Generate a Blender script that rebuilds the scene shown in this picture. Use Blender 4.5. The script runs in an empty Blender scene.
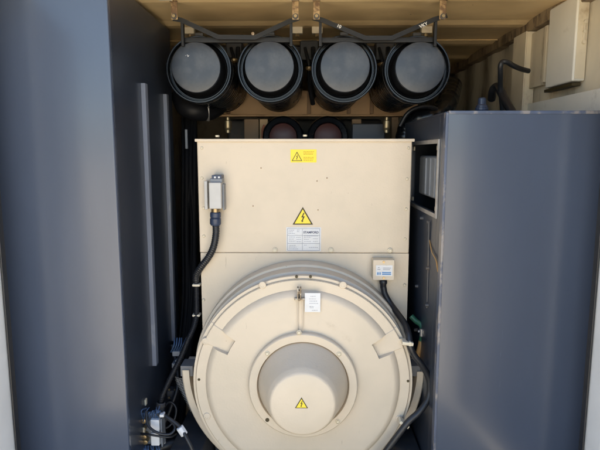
import bpy, bmesh, math, random
from mathutils import Vector, Matrix
random.seed(7)
R = math.radians
scn = bpy.context.scene
COL = scn.collection

# ------------------------------------------------------------------ camera
CAMZ = 1.86
PITCH, YAW, FPX = R(8.0), R(0.88), 520.0
cam_d = bpy.data.cameras.new('camera'); cam = bpy.data.objects.new('camera', cam_d); COL.objects.link(cam)
cam_d.sensor_width = 36; cam_d.lens = FPX / 600 * 36; cam_d.clip_end = 2000; cam_d.clip_start = 0.05
cam.location = (0, 0, CAMZ); cam.rotation_euler = (R(90) - PITCH, 0, YAW)
scn.camera = cam
F = Vector((-math.sin(YAW) * math.cos(PITCH), math.cos(YAW) * math.cos(PITCH), -math.sin(PITCH)))
RT = Vector((math.cos(YAW), math.sin(YAW), 0)); UP = RT.cross(F)
def P(px, py, d):
    """world point at distance y = d into the container, measured off the photograph"""
    v = F + RT * ((px - 300) / FPX) - UP * ((py - 225) / FPX)
    v = v * (d / v.y)
    return Vector((v.x, d, v.z + CAMZ))
def S(px, py, d):
    v = P(px, py, d) - Vector((0, 0, CAMZ))
    return v.dot(F) / FPX

# ------------------------------------------------------------------ materials
def newmat(name):
    m = bpy.data.materials.new(name); m.use_nodes = True
    nt = m.node_tree; b = nt.nodes['Principled BSDF']
    return m, nt, b
def paint(name, col, rough=0.5, var=0.06, scale=6, bump=0.0, bscale=40, metal=0.0, coat=0.0, dirt=None, dirt_lo=0.55, dirt_hi=0.75,
          dscale=3.0, stretch=(1, 1, 1), rvar=0.1, spec=0.5, speck=None, bigbump=0.0, bigscale=(1, 1, 1), scratch=None, blotch=None):
    m, nt, b = newmat(name); N = nt.nodes; L = nt.links
    tc = N.new('ShaderNodeTexCoord'); mp = N.new('ShaderNodeMapping'); L.new(tc.outputs['Object'], mp.inputs[0])
    mp.inputs['Scale'].default_value = stretch
    n1 = N.new('ShaderNodeTexNoise'); n1.inputs['Scale'].default_value = scale; n1.inputs['Detail'].default_value = 6
    L.new(mp.outputs[0], n1.inputs[0])
    r1 = N.new('ShaderNodeValToRGB'); r1.color_ramp.elements[0].position = .3; r1.color_ramp.elements[1].position = .7
    r1.color_ramp.elements[0].color = [max(0, c * (1 - var)) for c in col] + [1]
    r1.color_ramp.elements[1].color = [min(1, c * (1 + var)) for c in col] + [1]
    L.new(n1.outputs[0], r1.inputs[0]); out = r1.outputs[0]
    if dirt:
        n2 = N.new('ShaderNodeTexNoise'); n2.inputs['Scale'].default_value = dscale; n2.inputs['Detail'].default_value = 9
        n2.inputs['Roughness'].default_value = .65
        L.new(mp.outputs[0], n2.inputs[0])
        r2 = N.new('ShaderNodeMapRange'); r2.interpolation_type = 'SMOOTHSTEP'; r2.inputs[1].default_value = dirt_lo; r2.inputs[2].default_value = dirt_hi
        L.new(n2.outputs[0], r2.inputs[0])
        mx = N.new('ShaderNodeMixRGB'); L.new(r2.outputs[0], mx.inputs[0]); L.new(out, mx.inputs[1])
        mx.inputs[2].default_value = list(dirt) + [1]; out = mx.outputs[0]
    if speck:
        v = N.new('ShaderNodeTexVoronoi'); v.inputs['Scale'].default_value = speck[1]; L.new(tc.outputs['Object'], v.inputs[0])
        r3 = N.new('ShaderNodeMapRange'); r3.inputs[1].default_value = speck[2]; r3.inputs[2].default_value = speck[2] * .6
        L.new(v.outputs['Distance'], r3.inputs[0])
        mx = N.new('ShaderNodeMixRGB'); L.new(r3.outputs[0], mx.inputs[0]); L.new(out, mx.inputs[1])
        mx.inputs[2].default_value = list(speck[0]) + [1]; out = mx.outputs[0]
    if blotch:     # broad uneven grime: colour, scale, strength
        n5 = N.new('ShaderNodeTexNoise'); n5.inputs['Scale'].default_value = blotch[1]; n5.inputs['Detail'].default_value = 3; n5.inputs['Roughness'].default_value = .7
        L.new(tc.outputs['Object'], n5.inputs[0])
        r5 = N.new('ShaderNodeMapRange'); r5.inputs[1].default_value = .42; r5.inputs[2].default_value = .72; r5.inputs[4].default_value = blotch[2]
        L.new(n5.outputs[0], r5.inputs[0]); mx = N.new('ShaderNodeMixRGB'); L.new(r5.outputs[0], mx.inputs[0]); L.new(out, mx.inputs[1])
        mx.inputs[2].default_value = list(blotch[0]) + [1]; out = mx.outputs[0]
    if scratch:    # colour, mapping scale, threshold, strength
        mp6 = N.new('ShaderNodeMapping'); L.new(tc.outputs['Object'], mp6.inputs[0]); mp6.inputs['Scale'].default_value = scratch[1]; mp6.inputs['Rotation'].default_value = (.1, .12, .05)
        n6 = N.new('ShaderNodeTexNoise'); n6.inputs['Scale'].default_value = 1; n6.inputs['Detail'].default_value = 5; n6.inputs['Roughness'].default_value = .6; L.new(mp6.outputs[0], n6.inputs[0])
        r6 = N.new('ShaderNodeMapRange'); r6.inputs[1].default_value = scratch[2]; r6.inputs[2].default_value = scratch[2] + .03; r6.inputs[4].default_value = scratch[3]
        L.new(n6.outputs[0], r6.inputs[0]); mx = N.new('ShaderNodeMixRGB'); L.new(r6.outputs[0], mx.inputs[0]); L.new(out, mx.inputs[1])
        mx.inputs[2].default_value = list(scratch[0]) + [1]; out = mx.outputs[0]
    L.new(out, b.inputs['Base Color'])
    rr = N.new('ShaderNodeMapRange'); rr.inputs[3].default_value = max(0.02, rough - rvar); rr.inputs[4].default_value = min(1, rough + rvar)
    L.new(n1.outputs[0], rr.inputs[0]); L.new(rr.outputs[0], b.inputs['Roughness'])
    b.inputs['Metallic'].default_value = metal; b.inputs['Coat Weight'].default_value = coat; b.inputs['Coat Roughness'].default_value = .12
    b.inputs['Specular IOR Level'].default_value = spec
    nrm = None
    if bigbump:
        mp2 = N.new('ShaderNodeMapping'); L.new(tc.outputs['Object'], mp2.inputs[0]); mp2.inputs['Scale'].default_value = bigscale
        n4 = N.new('ShaderNodeTexNoise'); n4.inputs['Scale'].default_value = 1; n4.inputs['Detail'].default_value = 1; L.new(mp2.outputs[0], n4.inputs[0])
        b4 = N.new('ShaderNodeBump'); b4.inputs['Strength'].default_value = 1; b4.inputs['Distance'].default_value = bigbump
        L.new(n4.outputs[0], b4.inputs['Height']); nrm = b4.outputs[0]
    if bump:
        n3 = N.new('ShaderNodeTexNoise'); n3.inputs['Scale'].default_value = bscale; n3.inputs['Detail'].default_value = 4
        L.new(mp.outputs[0], n3.inputs[0])
        bp = N.new('ShaderNodeBump'); bp.inputs['Strength'].default_value = 1; bp.inputs['Distance'].default_value = bump
        L.new(n3.outputs[0], bp.inputs['Height'])
        if nrm: L.new(nrm, bp.inputs['Normal'])
        nrm = bp.outputs[0]
    if nrm: L.new(nrm, b.inputs['Normal'])
    return m
BEIGE = (.63, .53, .402)
M = dict(
    beige=paint('beige_enamel', BEIGE, .40, .03, 3, bump=.0008, bscale=110, dirt=(.38, .29, .19), dirt_lo=.62, dirt_hi=.92, dscale=6, speck=((.30, .21, .13), 9, .018), blotch=((.52, .45, .34), 3.5, .5), scratch=((.40, .33, .24), (55, 55, 9), .69, .5)),
    cream=paint('cream_paint', (.66, .58, .43), .5, .06, 8, dirt=(.30, .20, .11), dirt_lo=.55, dirt_hi=.8, dscale=6),
    roof=paint('roof_paint', (.86, .64, .34), .38, .05, 3, dirt=(.60, .42, .21), dirt_lo=.50, dirt_hi=.80, dscale=2.6, stretch=(.8, 1.6, 1), speck=((.20, .10, .04), 7, .035), blotch=((.56, .38, .18), 1.6, .6), bump=.002, bscale=5),
    wall=paint('wall_paint', (.58, .51, .38), .55, .1, 4, dirt=(.20, .15, .09), dirt_lo=.46, dirt_hi=.72, dscale=3, stretch=(1, 2.2, .8), bump=.002, bscale=8),
    lowwall=paint('lower_wall_paint', (.72, .69, .60), .5, .06, 4, dirt=(.25, .2, .14), dirt_lo=.58, dirt_hi=.8, dscale=4),
    rail=paint('roof_rail_paint', (.36, .27, .16), .5, .15, 5, dirt=(.09, .06, .04), dirt_lo=.42, dirt_hi=.65, dscale=5, stretch=(1, 3, 1)),
    white=paint('white_post_paint', (.74, .73, .70), .45, .04, 6, dirt=(.5, .47, .42), dirt_lo=.6, dirt_hi=.9, dscale=5),
    brown=paint('primer_brown', (.30, .185, .095), .6, .12, 4, dirt=(.12, .07, .04), dirt_lo=.5, dirt_hi=.7, dscale=4),
    tan=paint('bulkhead_tan', (.60, .39, .20), .6, .1, 4, dirt=(.16, .09, .045), dirt_lo=.5, dirt_hi=.7, dscale=4),
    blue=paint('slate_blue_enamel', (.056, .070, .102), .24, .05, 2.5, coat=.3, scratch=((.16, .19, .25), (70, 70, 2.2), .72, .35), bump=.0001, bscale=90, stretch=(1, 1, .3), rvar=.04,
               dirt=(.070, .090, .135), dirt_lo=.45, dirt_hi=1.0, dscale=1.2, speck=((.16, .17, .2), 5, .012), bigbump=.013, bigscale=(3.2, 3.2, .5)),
    blueshade=paint('slate_blue_shaded', (.032, .040, .058), .34, .08, 3, bump=.0004, bscale=120, dirt=(.035, .045, .06), dirt_lo=.5, dirt_hi=.9, coat=.1),  # darker copy of the cabinet blue, interior shade put into the colour
    rib=paint('stiffener_paint', (.16, .18, .23), .35, .1, 9, dirt=(.30, .31, .33), dirt_lo=.58, dirt_hi=.75, dscale=14, stretch=(1, 1, .3)),
    black=paint('black_rubber', (.014, .015, .018), .42, .25, 20, bump=.0006, bscale=70),
    blackgloss=paint('black_filter_plastic', (.005, .006, .008), .26, .2, 12, bump=.0006, bscale=40, coat=.1, spec=.4),
    cap=paint('filter_cap_grey', (.026, .033, .046), .34, .2, 9, dirt=(.07, .078, .09), dirt_lo=.50, dirt_hi=.75, dscale=9, bump=.0006, bscale=24, blotch=((.06, .066, .075), 14, .6), speck=((.25, .25, .25), 26, .03)),
    steel=paint('galvanised_steel', (.38, .37, .36), .42, .15, 25, metal=.6, bump=.0003, bscale=80),
    grey=paint('light_grey_casting', (.50, .485, .455), .45, .05, 25, bump=.0004, bscale=120),
    darkgrey=paint('dark_grey_iron', (.05, .052, .058), .5, .2, 8, dirt=(.10, .08, .06), dirt_lo=.5, dirt_hi=.7, dscale=8),
    midgrey=paint('breaker_grey', (.20, .215, .235), .4, .08, 8),
    brass=paint('brass_fitting', (.36, .27, .15), .35, .1, 20, metal=.8),
    bluegland=paint('navy_nylon', (.03, .045, .085), .4, .1, 20),
    yellow=paint('yellow_vinyl', (.84, .66, .03), .42, .05, 20, blotch=((.70, .56, .08), 25, .4)),
    ink=paint('black_ink', (.05, .035, .01), .6, .02, 20),
    paper=paint('white_label', (.70, .70, .70), .5, .03, 30, blotch=((.60, .57, .50), 30, .5)),
    inkgrey=paint('grey_print', (.27, .28, .32), .6, .02, 20),
    inkdark=paint('dark_print', (.10, .11, .16), .6, .02, 20),
    inkblue=paint('blue_print', (.10, .26, .50), .6, .02, 20),
    inkbrown=paint('brown_print', (.55, .36, .02), .6, .02, 20),
    red=paint('dull_red_hose', (.085, .026, .020), .45, .15, 8),
    copper=paint('oxide_orange', (.35, .12, .06), .5, .15, 20),
    rust=paint('worn_brown_metal', (.24, .17, .10), .5, .3, 60, dirt=(.5, .45, .36), dirt_lo=.5, dirt_hi=.6, dscale=60),
    doorpaint=paint('door_paint', (.14, .16, .19), .5, .06, 5, dirt=(.07, .06, .05), dirt_lo=.5, dirt_hi=.8),
    worn=paint('worn_blue_edge', (.062, .08, .125), .35, .2, 12, dirt=(.22, .20, .19), dirt_lo=.5, dirt_hi=.62, dscale=16, stretch=(1, 1, .6)),
    tabpaint=paint('tab_paint', (.42, .29, .14), .5, .15, 20, dirt=(.14, .08, .04), dirt_lo=.45, dirt_hi=.6, dscale=22),
    strapblack=paint('strap_black', (.010, .010, .011), .45, .3, 20, spec=.3),
    dullblack=paint('dull_black_conduit', (.008, .0085, .011), .5, .2, 20, spec=.3),
    ledge=paint('ledge_grey', (.14, .14, .145), .5, .1, 8),
    pitch=paint('matt_black', (.005, .0055, .007), .6, .2, 20, spec=.15),
    navywire=paint('navy_wire', (.05, .09, .17), .4, .2, 20),
    green=paint('green_valve', (.03, .13, .07), .35, .15, 30),
    amber=paint('amber_hose', (.42, .24, .09), .4, .1, 20),
    floor=paint('container_floor', (.10, .08, .06), .7, .2, 5, bump=.002, bscale=30),
    ground=paint('pale_concrete', (.57, .49, .36), .9, .12, .8, bump=.004, bscale=12, dirt=(.40, .32, .22), dirt_lo=.5, dirt_hi=.75, dscale=.4),
)

# ------------------------------------------------------------------ mesh helpers
class MB:
    def __init__(s): s.bm = bmesh.new()
    def box(s, lo, hi, bev=0.0, rot=None, seg=2):
        lo = Vector(lo); hi = Vector(hi); c = (lo + hi) / 2; sz = hi - lo
        t = bmesh.new(); bmesh.ops.create_cube(t, size=1)
        for v in t.verts: v.co = Vector((v.co.x * sz.x, v.co.y * sz.y, v.co.z * sz.z))
        if bev: bmesh.ops.bevel(t, geom=list(t.edges), offset=min(bev, min(abs(k) for k in sz) * .45), segments=seg, affect='EDGES', profile=.5)
        if rot is not None:
            for v in t.verts: v.co = rot @ v.co
        for v in t.verts: v.co += c
        s.merge(t); return s
    def merge(s, t):
        me = bpy.data.meshes.new('tmp'); t.to_mesh(me); t.free(); s.bm.from_mesh(me); bpy.data.meshes.remove(me)
    def cyl(s, a, b, r0, r1=None, seg=32, bev=0.0):
        a = Vector(a); b = Vector(b); r1 = r0 if r1 is None else r1
        ax = b - a; L = ax.length
        pr = [(0, 0), (r0, 0), (r1, L), (0, L)]
        if bev: pr = [(0, 0), (r0 - bev, 0), (r0 - bev * .3, bev * .3), (r0, bev), (r1, L - bev), (r1 - bev * .3, L - bev * .3), (r1 - bev, L), (0, L)]
        return s.lathe(pr, a, ax, seg)
    def lathe(s, prof, o=(0, 0, 0), axis=(0, 1, 0), seg=64, a0=0, a1=360):
        """prof: (radius, distance along axis)"""
        o = Vector(o); q = Vector((0, 0, 1)).rotation_difference(Vector(axis).normalized())
        bm = s.bm; full = abs(a1 - a0) >= 360; n = seg if full else seg + 1; rings = []
        for r, h in prof:
            if r < 1e-6: rings.append([bm.verts.new(o + q @ Vector((0, 0, h)))]); continue
            rg = []
            for i in range(n):
                a = R(a0 + (a1 - a0) * i / seg)
                rg.append(bm.verts.new(o + q @ Vector((r * math.cos(a), r * math.sin(a), h))))
            rings.append(rg)
        for A, B in zip(rings, rings[1:]):
            m = n if full else n - 1
            for i in range(m):
                j = (i + 1) % n
                if len(A) == 1 and len(B) == 1: continue
                if len(A) == 1: f = (A[0], B[j], B[i])
                elif len(B) == 1: f = (A[i], A[j], B[0])
                else: f = (A[i], A[j], B[j], B[i])
                try: bm.faces.new(f)
                except ValueError: pass
        return s
    def tube(s, pts, r, seg=12, rib=0.0, ribp=None, smooth=True, step=None):
        pts = [Vector(p) for p in pts]
        if smooth and len(pts) > 2:
            out = []
            for i in range(len(pts) - 1):
                p0 = pts[i - 1] if i else pts[0] * 2 - pts[1]; p1 = pts[i]; p2 = pts[i + 1]
                p3 = pts[i + 2] if i + 2 < len(pts) else p2 * 2 - p1
                k = max(6, int((p2 - p1).length / (step or .02)))
                for j in range(k):
                    t = j / k
                    out.append(.5 * ((2 * p1) + (p2 - p0) * t + (2 * p0 - 5 * p1 + 4 * p2 - p3) * t * t + (3 * p1 - p0 - 3 * p2 + p3) * t ** 3))
            out.append(pts[-1]); pts = out
        if rib:
            d = [0]
            for a, b in zip(pts, pts[1:]): d.append(d[-1] + (b - a).length)
            L = d[-1]; n = max(8, int(L / (ribp / 4))); q = []; k = 0
            for i in range(n + 1):
                x = L * i / n
                while k < len(d) - 2 and d[k + 1] < x: k += 1
                t = (x - d[k]) / max(1e-9, d[k + 1] - d[k]); q.append(pts[k].lerp(pts[k + 1], min(1, t)))
            pts = q
        bm = s.bm; T = (pts[1] - pts[0]).normalized()
        up = Vector((0, 0, 1)) if abs(T.z) < .9 else Vector((1, 0, 0)); nrm = T.cross(up).normalized(); prev = None
        rings = []
        for i, p in enumerate(pts):
            t2 = (pts[min(i + 1, len(pts) - 1)] - pts[max(i - 1, 0)]).normalized()
            nrm = T.rotation_difference(t2) @ nrm; T = t2; bi = T.cross(nrm)
            rr = r * (1 + (rib * (1, 0, -1, 0)[i % 4] if rib else 0))
            rings.append([bm.verts.new(p + (nrm * math.cos(2 * math.pi * k / seg) + bi * math.sin(2 * math.pi * k / seg)) * rr) for k in range(seg)])
        for A, B in zip(rings, rings[1:]):
            for k in range(seg): bm.faces.new((A[k], A[(k + 1) % seg], B[(k + 1) % seg], B[k]))
        bm.faces.new(rings[0][::-1]); bm.faces.new(rings[-1])
        return s
    def prism(s, poly, y0, y1):
        """poly of (x,z) extruded along y"""
        bm = s.bm
        a = [bm.verts.new((x, y0, z)) for x, z in poly]; b = [bm.verts.new((x, y1, z)) for x, z in poly]
        bm.faces.new(a); bm.faces.new(b[::-1])
        for i in range(len(a)):
            j = (i + 1) % len(a); bm.faces.new((a[j], a[i], b[i], b[j]))
        return s
    def strip(s, pts, w, t, ydir=None):
        """flat bar following points (in a roughly xz plane): height w, thickness t in y"""
        pts = [Vector(p) for p in pts]; bm = s.bm; rings = []
        for i, p in enumerate(pts):
            T = (pts[min(i + 1, len(pts) - 1)] - pts[max(i - 1, 0)]).normalized()
            n = Vector((-T.z, 0, T.x)).normalized() * (w / 2); y = Vector((0, t / 2, 0))
            rings.append([bm.verts.new(p + n + y), bm.verts.new(p + n - y), bm.verts.new(p - n - y), bm.verts.new(p - n + y)])
        for A, B in zip(rings, rings[1:]):
            for k in range(4): bm.faces.new((A[k], A[(k + 1) % 4], B[(k + 1) % 4], B[k]))
        bm.faces.new(rings[0][::-1]); bm.faces.new(rings[-1]); return s
    def build(s, name, mat, parent=None, sharp=32, wn=False, label=None, each=False):
        if each:                      # every loose piece becomes an object of its own
            bm = s.bm; seen = set(); outs = []
            bm.verts.ensure_lookup_table()
            for v in list(bm.verts):
                if v in seen: continue
                st = [v]; seen.add(v); isl = []
                while st:
                    a = st.pop(); isl.append(a)
                    for e in a.link_edges:
                        b = e.other_vert(a)
                        if b not in seen: seen.add(b); st.append(b)
                q = MB(); mp = {a: q.bm.verts.new(a.co) for a in isl}; fs = set()
                for a in isl: fs.update(a.link_faces)
                for f in fs: q.bm.faces.new([mp[x] for x in f.verts])
                outs.append(q.build(name, mat, parent, sharp, wn))
            return outs
        bmesh.ops.recalc_face_normals(s.bm, faces=s.bm.faces)
        me = bpy.data.meshes.new(name); s.bm.to_mesh(me); s.bm.free()
        for p in me.polygons: p.use_smooth = True
        me.set_sharp_from_angle(angle=R(sharp))
        me.materials.append(mat); o = bpy.data.objects.new(name, me); COL.objects.link(o)
        if parent is not None:
            o.parent = parent; o.matrix_parent_inverse = Matrix.Translation(-parent_loc(parent))
        if wn:
            w = o.modifiers.new('wn', 'WEIGHTED_NORMAL'); w.keep_sharp = True
        if label: o['label'] = label
        return o
def parent_loc(p):
    v = Vector(p.location)
    if p.parent is not None: v = Vector((0, 0, 0)) if p.type == 'MESH' else v
    return v
def thing(name, label, cat, loc=(0, 0, 0), group=None):
    o = bpy.data.objects.new(name, None); COL.objects.link(o); o.location = loc; o.empty_display_size = .05
    o['label'] = label; o['category'] = cat
    if group: o['group'] = group
    return o
def tag(o, label, cat, group=None):
    o['label'] = label; o['category'] = cat
    if group: o['group'] = group
    return o
def struct(o): o['kind'] = 'structure'; return o
def copy_tree(o, parent=None):
    c = o.copy(); COL.objects.link(c)
    if parent is not None: c.parent = parent
    for ch in list(o.children): copy_tree(ch, c)
    return c
def text_obj(name, s, size, loc, mat, parent, bold=0.0, rot=(R(90), 0, 0), ext=.0004, sx=1.0, align='CENTER'):
    cu = bpy.data.curves.new(name, 'FONT'); cu.body = s; cu.size = size; cu.extrude = ext; cu.offset = bold
    cu.align_x = align; cu.align_y = 'CENTER'
    t = bpy.data.objects.new('tmp', cu); COL.objects.link(t)
    dg = bpy.context.evaluated_depsgraph_get(); me = bpy.data.meshes.new_from_object(t.evaluated_get(dg))
    bpy.data.objects.remove(t); bpy.data.curves.remove(cu)
    o = bpy.data.objects.new(name, me); me.name = name; me.materials.clear(); me.materials.append(mat); COL.objects.link(o)
    mt = Matrix.Translation(loc) @ (Matrix.Rotation(rot[1], 4, 'Y') @ Matrix.Rotation(rot[0], 4, 'X')) @ Matrix.Diagonal((sx, 1, 1, 1))
    me.transform(mt)
    if parent is not None:
        o.parent = parent; o.matrix_parent_inverse = Matrix.Translation(-parent_loc(parent))
    return o

# ------------------------------------------------------------------ ground
FZ = .15                       # container floor height
CZ = CAMZ + .702               # ceiling
g = MB(); g.bm.faces.new([g.bm.verts.new(v) for v in ((-300, -300, 0), (300, -300, 0), (300, 300, 0), (-300, 300, 0))])
struct(g.build('ground', M['ground']))

# ------------------------------------------------------------------ shipping container
XL, XR = -1.30, 1.235
YF, YB = 1.86, 6.2
ct = thing('shipping_container', 'beige steel container seen through its open end, housing the generator and both blue cabinets', 'container', (0, YF, 0))
m = MB(); m.box((XL - .12, YF + .02, .02), (XR + .12, YB, FZ)); m.build('floor', M['floor'], ct)
# roof: stamped corrugations running across
prof = []
y = YF + .10; k = 0
while y < YB:
    prof += [(y, CZ - .012), (y + .06, CZ - .012), (y + .12, CZ - .002), (y + .30, CZ + .004), (y + .46, CZ)]
    y += .515
m = MB(); nx = 2
rows = []
for yy, zz in prof:
    rows.append([m.bm.verts.new((x, yy, zz)) for x in (XL - .06, XR + .06)])
for A, B in zip(rows, rows[1:]): m.bm.faces.new((A[0], A[1], B[1], B[0]))
m.box((XL - .12, YF, CZ + .03), (XR + .12, YB, CZ + .06))
roof = m.build('roof', M['roof'], ct, sharp=9)
m = MB()   # weld seams and dents along the roof
for yy in (2.545, 3.06, 3.42):
    m.tube([(XL, yy, CZ - .004), (0, yy, CZ - .0045), (XR, yy, CZ - .004)], .0035, 6, smooth=False)
m.build('roof_weld', M['roof'], roof)
for sx, X in ((-1, XL), (1, XR)):
    m = MB(); yy = YF + .12; pts = []
    while yy < YB:
        pts += [(yy, 0), (yy + .16, 0), (yy + .20, .014), (yy + .36, .014)]; yy += .40
    rows = [[m.bm.verts.new((X + sx * dx, q, z)) for z in (FZ - .08, CZ + .03)] for q, dx in pts]
    for A, B in zip(rows, rows[1:]): m.bm.faces.new((A[0], A[1], B[1], B[0]))
    m.build('side_wall', M['wall'], ct, sharp=20)
    m = MB()
    m.box((X - .045 if sx > 0 else X - .02, YF + .05, CZ - .055), (X + .02 if sx > 0 else X + .045, YB, CZ + .028), .006)
    m.build('roof_rail', M['rail'], ct, wn=True)
    m = MB(); m.box((X + sx * .045, YF, .0), (X + sx * .07, YB, CZ + .06)); m.build('outer_skin', M['wall'], ct)
m = MB(); m.box((XR - .028, 2.0, FZ), (XR - .004, 4.9, CAMZ + .262), .004)
m.build('lower_lining', M['lowwall'], ct, wn=True)
m = MB(); m.box((XL - .1, YF - .02, CZ + .0), (XR + .1, YF + .08, CZ + .12), .01); m.build('door_header', M['white'], ct, wn=True)
# corner posts
for px, py, sx in ((9, 350, -1), (590.5, 350, 1)):
    X = P(px, py, 1.95).x
    m = MB(); a, b = (X - .17, X) if sx < 0 else (X, X + .17)
    m.box((a, YF - .03, .0), (b, YF + .09, CZ + .1), .012)
    m.build('corner_post', M['white'], ct, wn=True)
    m = MB(); e = (X + .004, X + .012) if sx < 0 else (X - .012, X - .004)
    m.box((e[0], YF + .07, FZ), (e[1], YF + .10, CZ - .05), .003); m.build('gap_shadow_strip', M['black'], ct, wn=True)  # black strip standing in for the shadow gap between post and cabinet
for sx, X in ((-1, XL), (1, XR)):       # the open doors, swung out to either side
    m = MB(); a = R(10.5 if sx < 0 else -10); L_d = 1.17; hx_ = X + sx * .03
    rot = Matrix.Rotation(sx * a, 3, 'Z')
    cen = Vector((hx_ + sx * math.sin(a) * L_d / 2, YF - .06 - math.cos(a) * L_d / 2, (FZ + CZ) / 2))
    h2 = (CZ - FZ) / 2 + .04
    m.box(cen - Vector((.02, L_d / 2, h2)), cen + Vector((.02, L_d / 2, h2)), .006, rot=rot)
    for k in (-1, 1): m.box(cen + rot @ Vector((sx * .032, k * .4, 0)) - Vector((.012, .05, h2 - .06)), cen + rot @ Vector((sx * .032, k * .4, 0)) + Vector((.012, .05, h2 - .06)), .004, rot=rot)
    m.build('door', M['doorpaint'], ct, wn=True)
m = MB(); m.box((XL - .04, YB - .1, FZ - .1), (XR + .04, YB - .04, CZ + .025)); m.build('end_wall', M['wall'], ct)
# tan bulkhead crossing under the roof, behind the air filters
zb = P(300, 117, 3.5).z
m = MB(); m.box((-.80, 3.5, zb), (.72, 3.53, zb + .17), .004)
m.box((-.80, 3.44, zb), (.72, 3.5, zb + .012), .003)
bh = m.build('cross_beam', M['tan'], ct, wn=True)
m = MB()
for px in (228, 309, 349, 372):
    p = P(px, 95, 3.49); m.box((p.x - .012, 3.482, zb + .02), (p.x + .012, 3.499, zb + .165), .003)
m.build('beam_stiffener', M['brown'], bh, wn=True, each=True)
# ceiling cleats
for px in (174.5, 295.5, 316.5, 442.5):
    p = P(px, 17, 2.52); zc = CZ - .002; X = p.x
    Xf = X * 1.02
    m = MB(); m.box((Xf - .030, 2.385, zc - .034), (Xf + .030, 2.425, zc - .002), .003)
    cl = m.build('ceiling_cleat', M['cream'], ct, wn=True)
    m = MB(); m.box((X - .018, 2.4255, zc - .012), (X + .018, 2.5155, zc - .006), .001)
    m.box((X - .015, 2.5165, p.z - .012), (X + .015, 2.5225, zc - .004), .002)
    m.build('hanging_tab', M['tabpaint'], cl, wn=True)
    m = MB(); m.cyl((X, 2.517, p.z + .001), (X, 2.5105, p.z + .001), .0125, seg=20); m.build('washer', M['darkgrey'], cl)
    m = MB(); m.cyl((X, 2.511, p.z + .001), (X, 2.501, p.z + .001), .008, seg=6); m.cyl((X, 2.47, zc - .013), (X, 2.47, zc - .024), .009, seg=6); m.build('bolt', M['brass'], cl, each=True)
for X0 in (-.650, -.060, .048, .640):
    X = X0 * 1.03; zc = CZ - .002
    m = MB(); m.box((X - .03, 3.02, zc - .045), (X + .03, 3.06, zc - .002), .004); cl = m.build('ceiling_cleat', M['cream'], ct, wn=True)
    m = MB(); m.cyl((X, 3.04, zc - .045), (X, 3.04, zc - .06), .012, seg=6); m.build('bolt', M['brass'], cl)

# ------------------------------------------------------------------ left cabinet
YC = 2.08
xe = P(117, 200, YC).x
lc = thing('metal_cabinet', 'tall slate blue steel cabinet on the left with two vertical stiffeners on its side', 'cabinet', (xe - .2, YC, FZ))
ztL = CZ - .028
YLB = 3.02
m = MB()
nz = 40; nxx = 30
m.box((XL + .012, YC, FZ), (xe, YC + .03, ztL), .007, seg=3)
m.build('front_panel', M['blue'], lc, wn=True)
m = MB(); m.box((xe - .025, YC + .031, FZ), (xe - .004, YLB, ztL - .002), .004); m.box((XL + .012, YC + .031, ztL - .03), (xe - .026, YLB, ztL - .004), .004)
m.build('side_panel', M['blueshade'], lc, wn=True)
m = MB(); m.box((XL + .03, YLB - .02, FZ), (xe - .03, YLB - .001, ztL - .04)); m.build('back_panel', M['blueshade'], lc)
def depth_of(px, X, py=250):   # depth at which plane x = X appears in column px (at the middle of the picture)
    lo, hi = 1.9, 5
    for _ in range(50):
        md = (lo + hi) / 2
        if (P(px, py, md).x < X) == (X < 0): hi = md
        else: lo = md
    return lo
for px0, px1, t, b in ((148.6, 154, 83, 366), (169.3, 173.5, 94, 341)):
    d0 = depth_of(px0, xe); d1 = depth_of(px1, xe)
    zt = P(px0, t, d0).z; zbm = P(px0, b, d0).z
    m = MB()
    w = .015
    m.box((xe - .005, d0, zbm), (xe + w, d0 + .005, zt), .0015)
    m.box((xe + w - .004, d0 + .0055, zbm), (xe + w, d0 + .04, zt), .0015)
    m.box((xe - .004, d0 + .0355, zbm + .002), (xe + w - .0045, d0 + .0395, zt - .002), .001)
    m.build('stiffener', M['rib'], lc, wn=True)
m = MB()
for px, py in ((139, 402), (136, 430)):
    d = depth_of(px, xe); p = P(px, py, d); m.box((xe - .003, d - .010, p.z - .014), (xe + .004, d + .012, p.z + .016), .002)
m.build('hinge_plate', M['cream'], lc, wn=True, each=True)

# ------------------------------------------------------------------ right cabinet
xr = P(442.5, 230, YC).x
ztR = P(520, 112.5, YC).z
rc = thing('metal_cabinet', 'lower slate blue steel cabinet on the right with a framed opening in its side', 'cabinet', (xr + .3, YC, FZ))
m = MB(); m.box((xr, YC, FZ), (XR - .012, YC + .03, ztR), .006, seg=3)
m.build('front_panel', M['blue'], rc, wn=True)
m = MB(); m.box((xr - .004, YC - .0035, FZ + .002), (xr + .0065, YC + .0335, ztR + .001), .0015); m.build('edge_trim', M['worn'], rc, wn=True)
m = MB(); m.box((xr + .007, YC - .003, ztR - .0055), (XR - .02, YC + .0325, ztR + .0075), .002); m.build('top_trim', M['worn'], rc, wn=True)
YRB = 2.98
d_b = depth_of(437, xr, 180)
zo_t = P(436, 143, d_b).z; zo_b = P(436, 214.5, d_b).z
yo0, yo1 = d_b, d_b + .56
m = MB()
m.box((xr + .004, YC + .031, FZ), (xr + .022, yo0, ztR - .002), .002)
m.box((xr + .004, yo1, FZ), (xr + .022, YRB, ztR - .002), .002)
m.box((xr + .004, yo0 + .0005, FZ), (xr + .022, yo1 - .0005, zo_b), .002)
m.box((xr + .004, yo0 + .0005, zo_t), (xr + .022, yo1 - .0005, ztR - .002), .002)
sp = m.build('side_panel', M['blueshade'], rc, wn=True)
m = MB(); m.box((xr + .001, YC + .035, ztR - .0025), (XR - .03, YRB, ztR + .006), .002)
m.build('top_panel', M['blueshade'], rc, wn=True)
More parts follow.
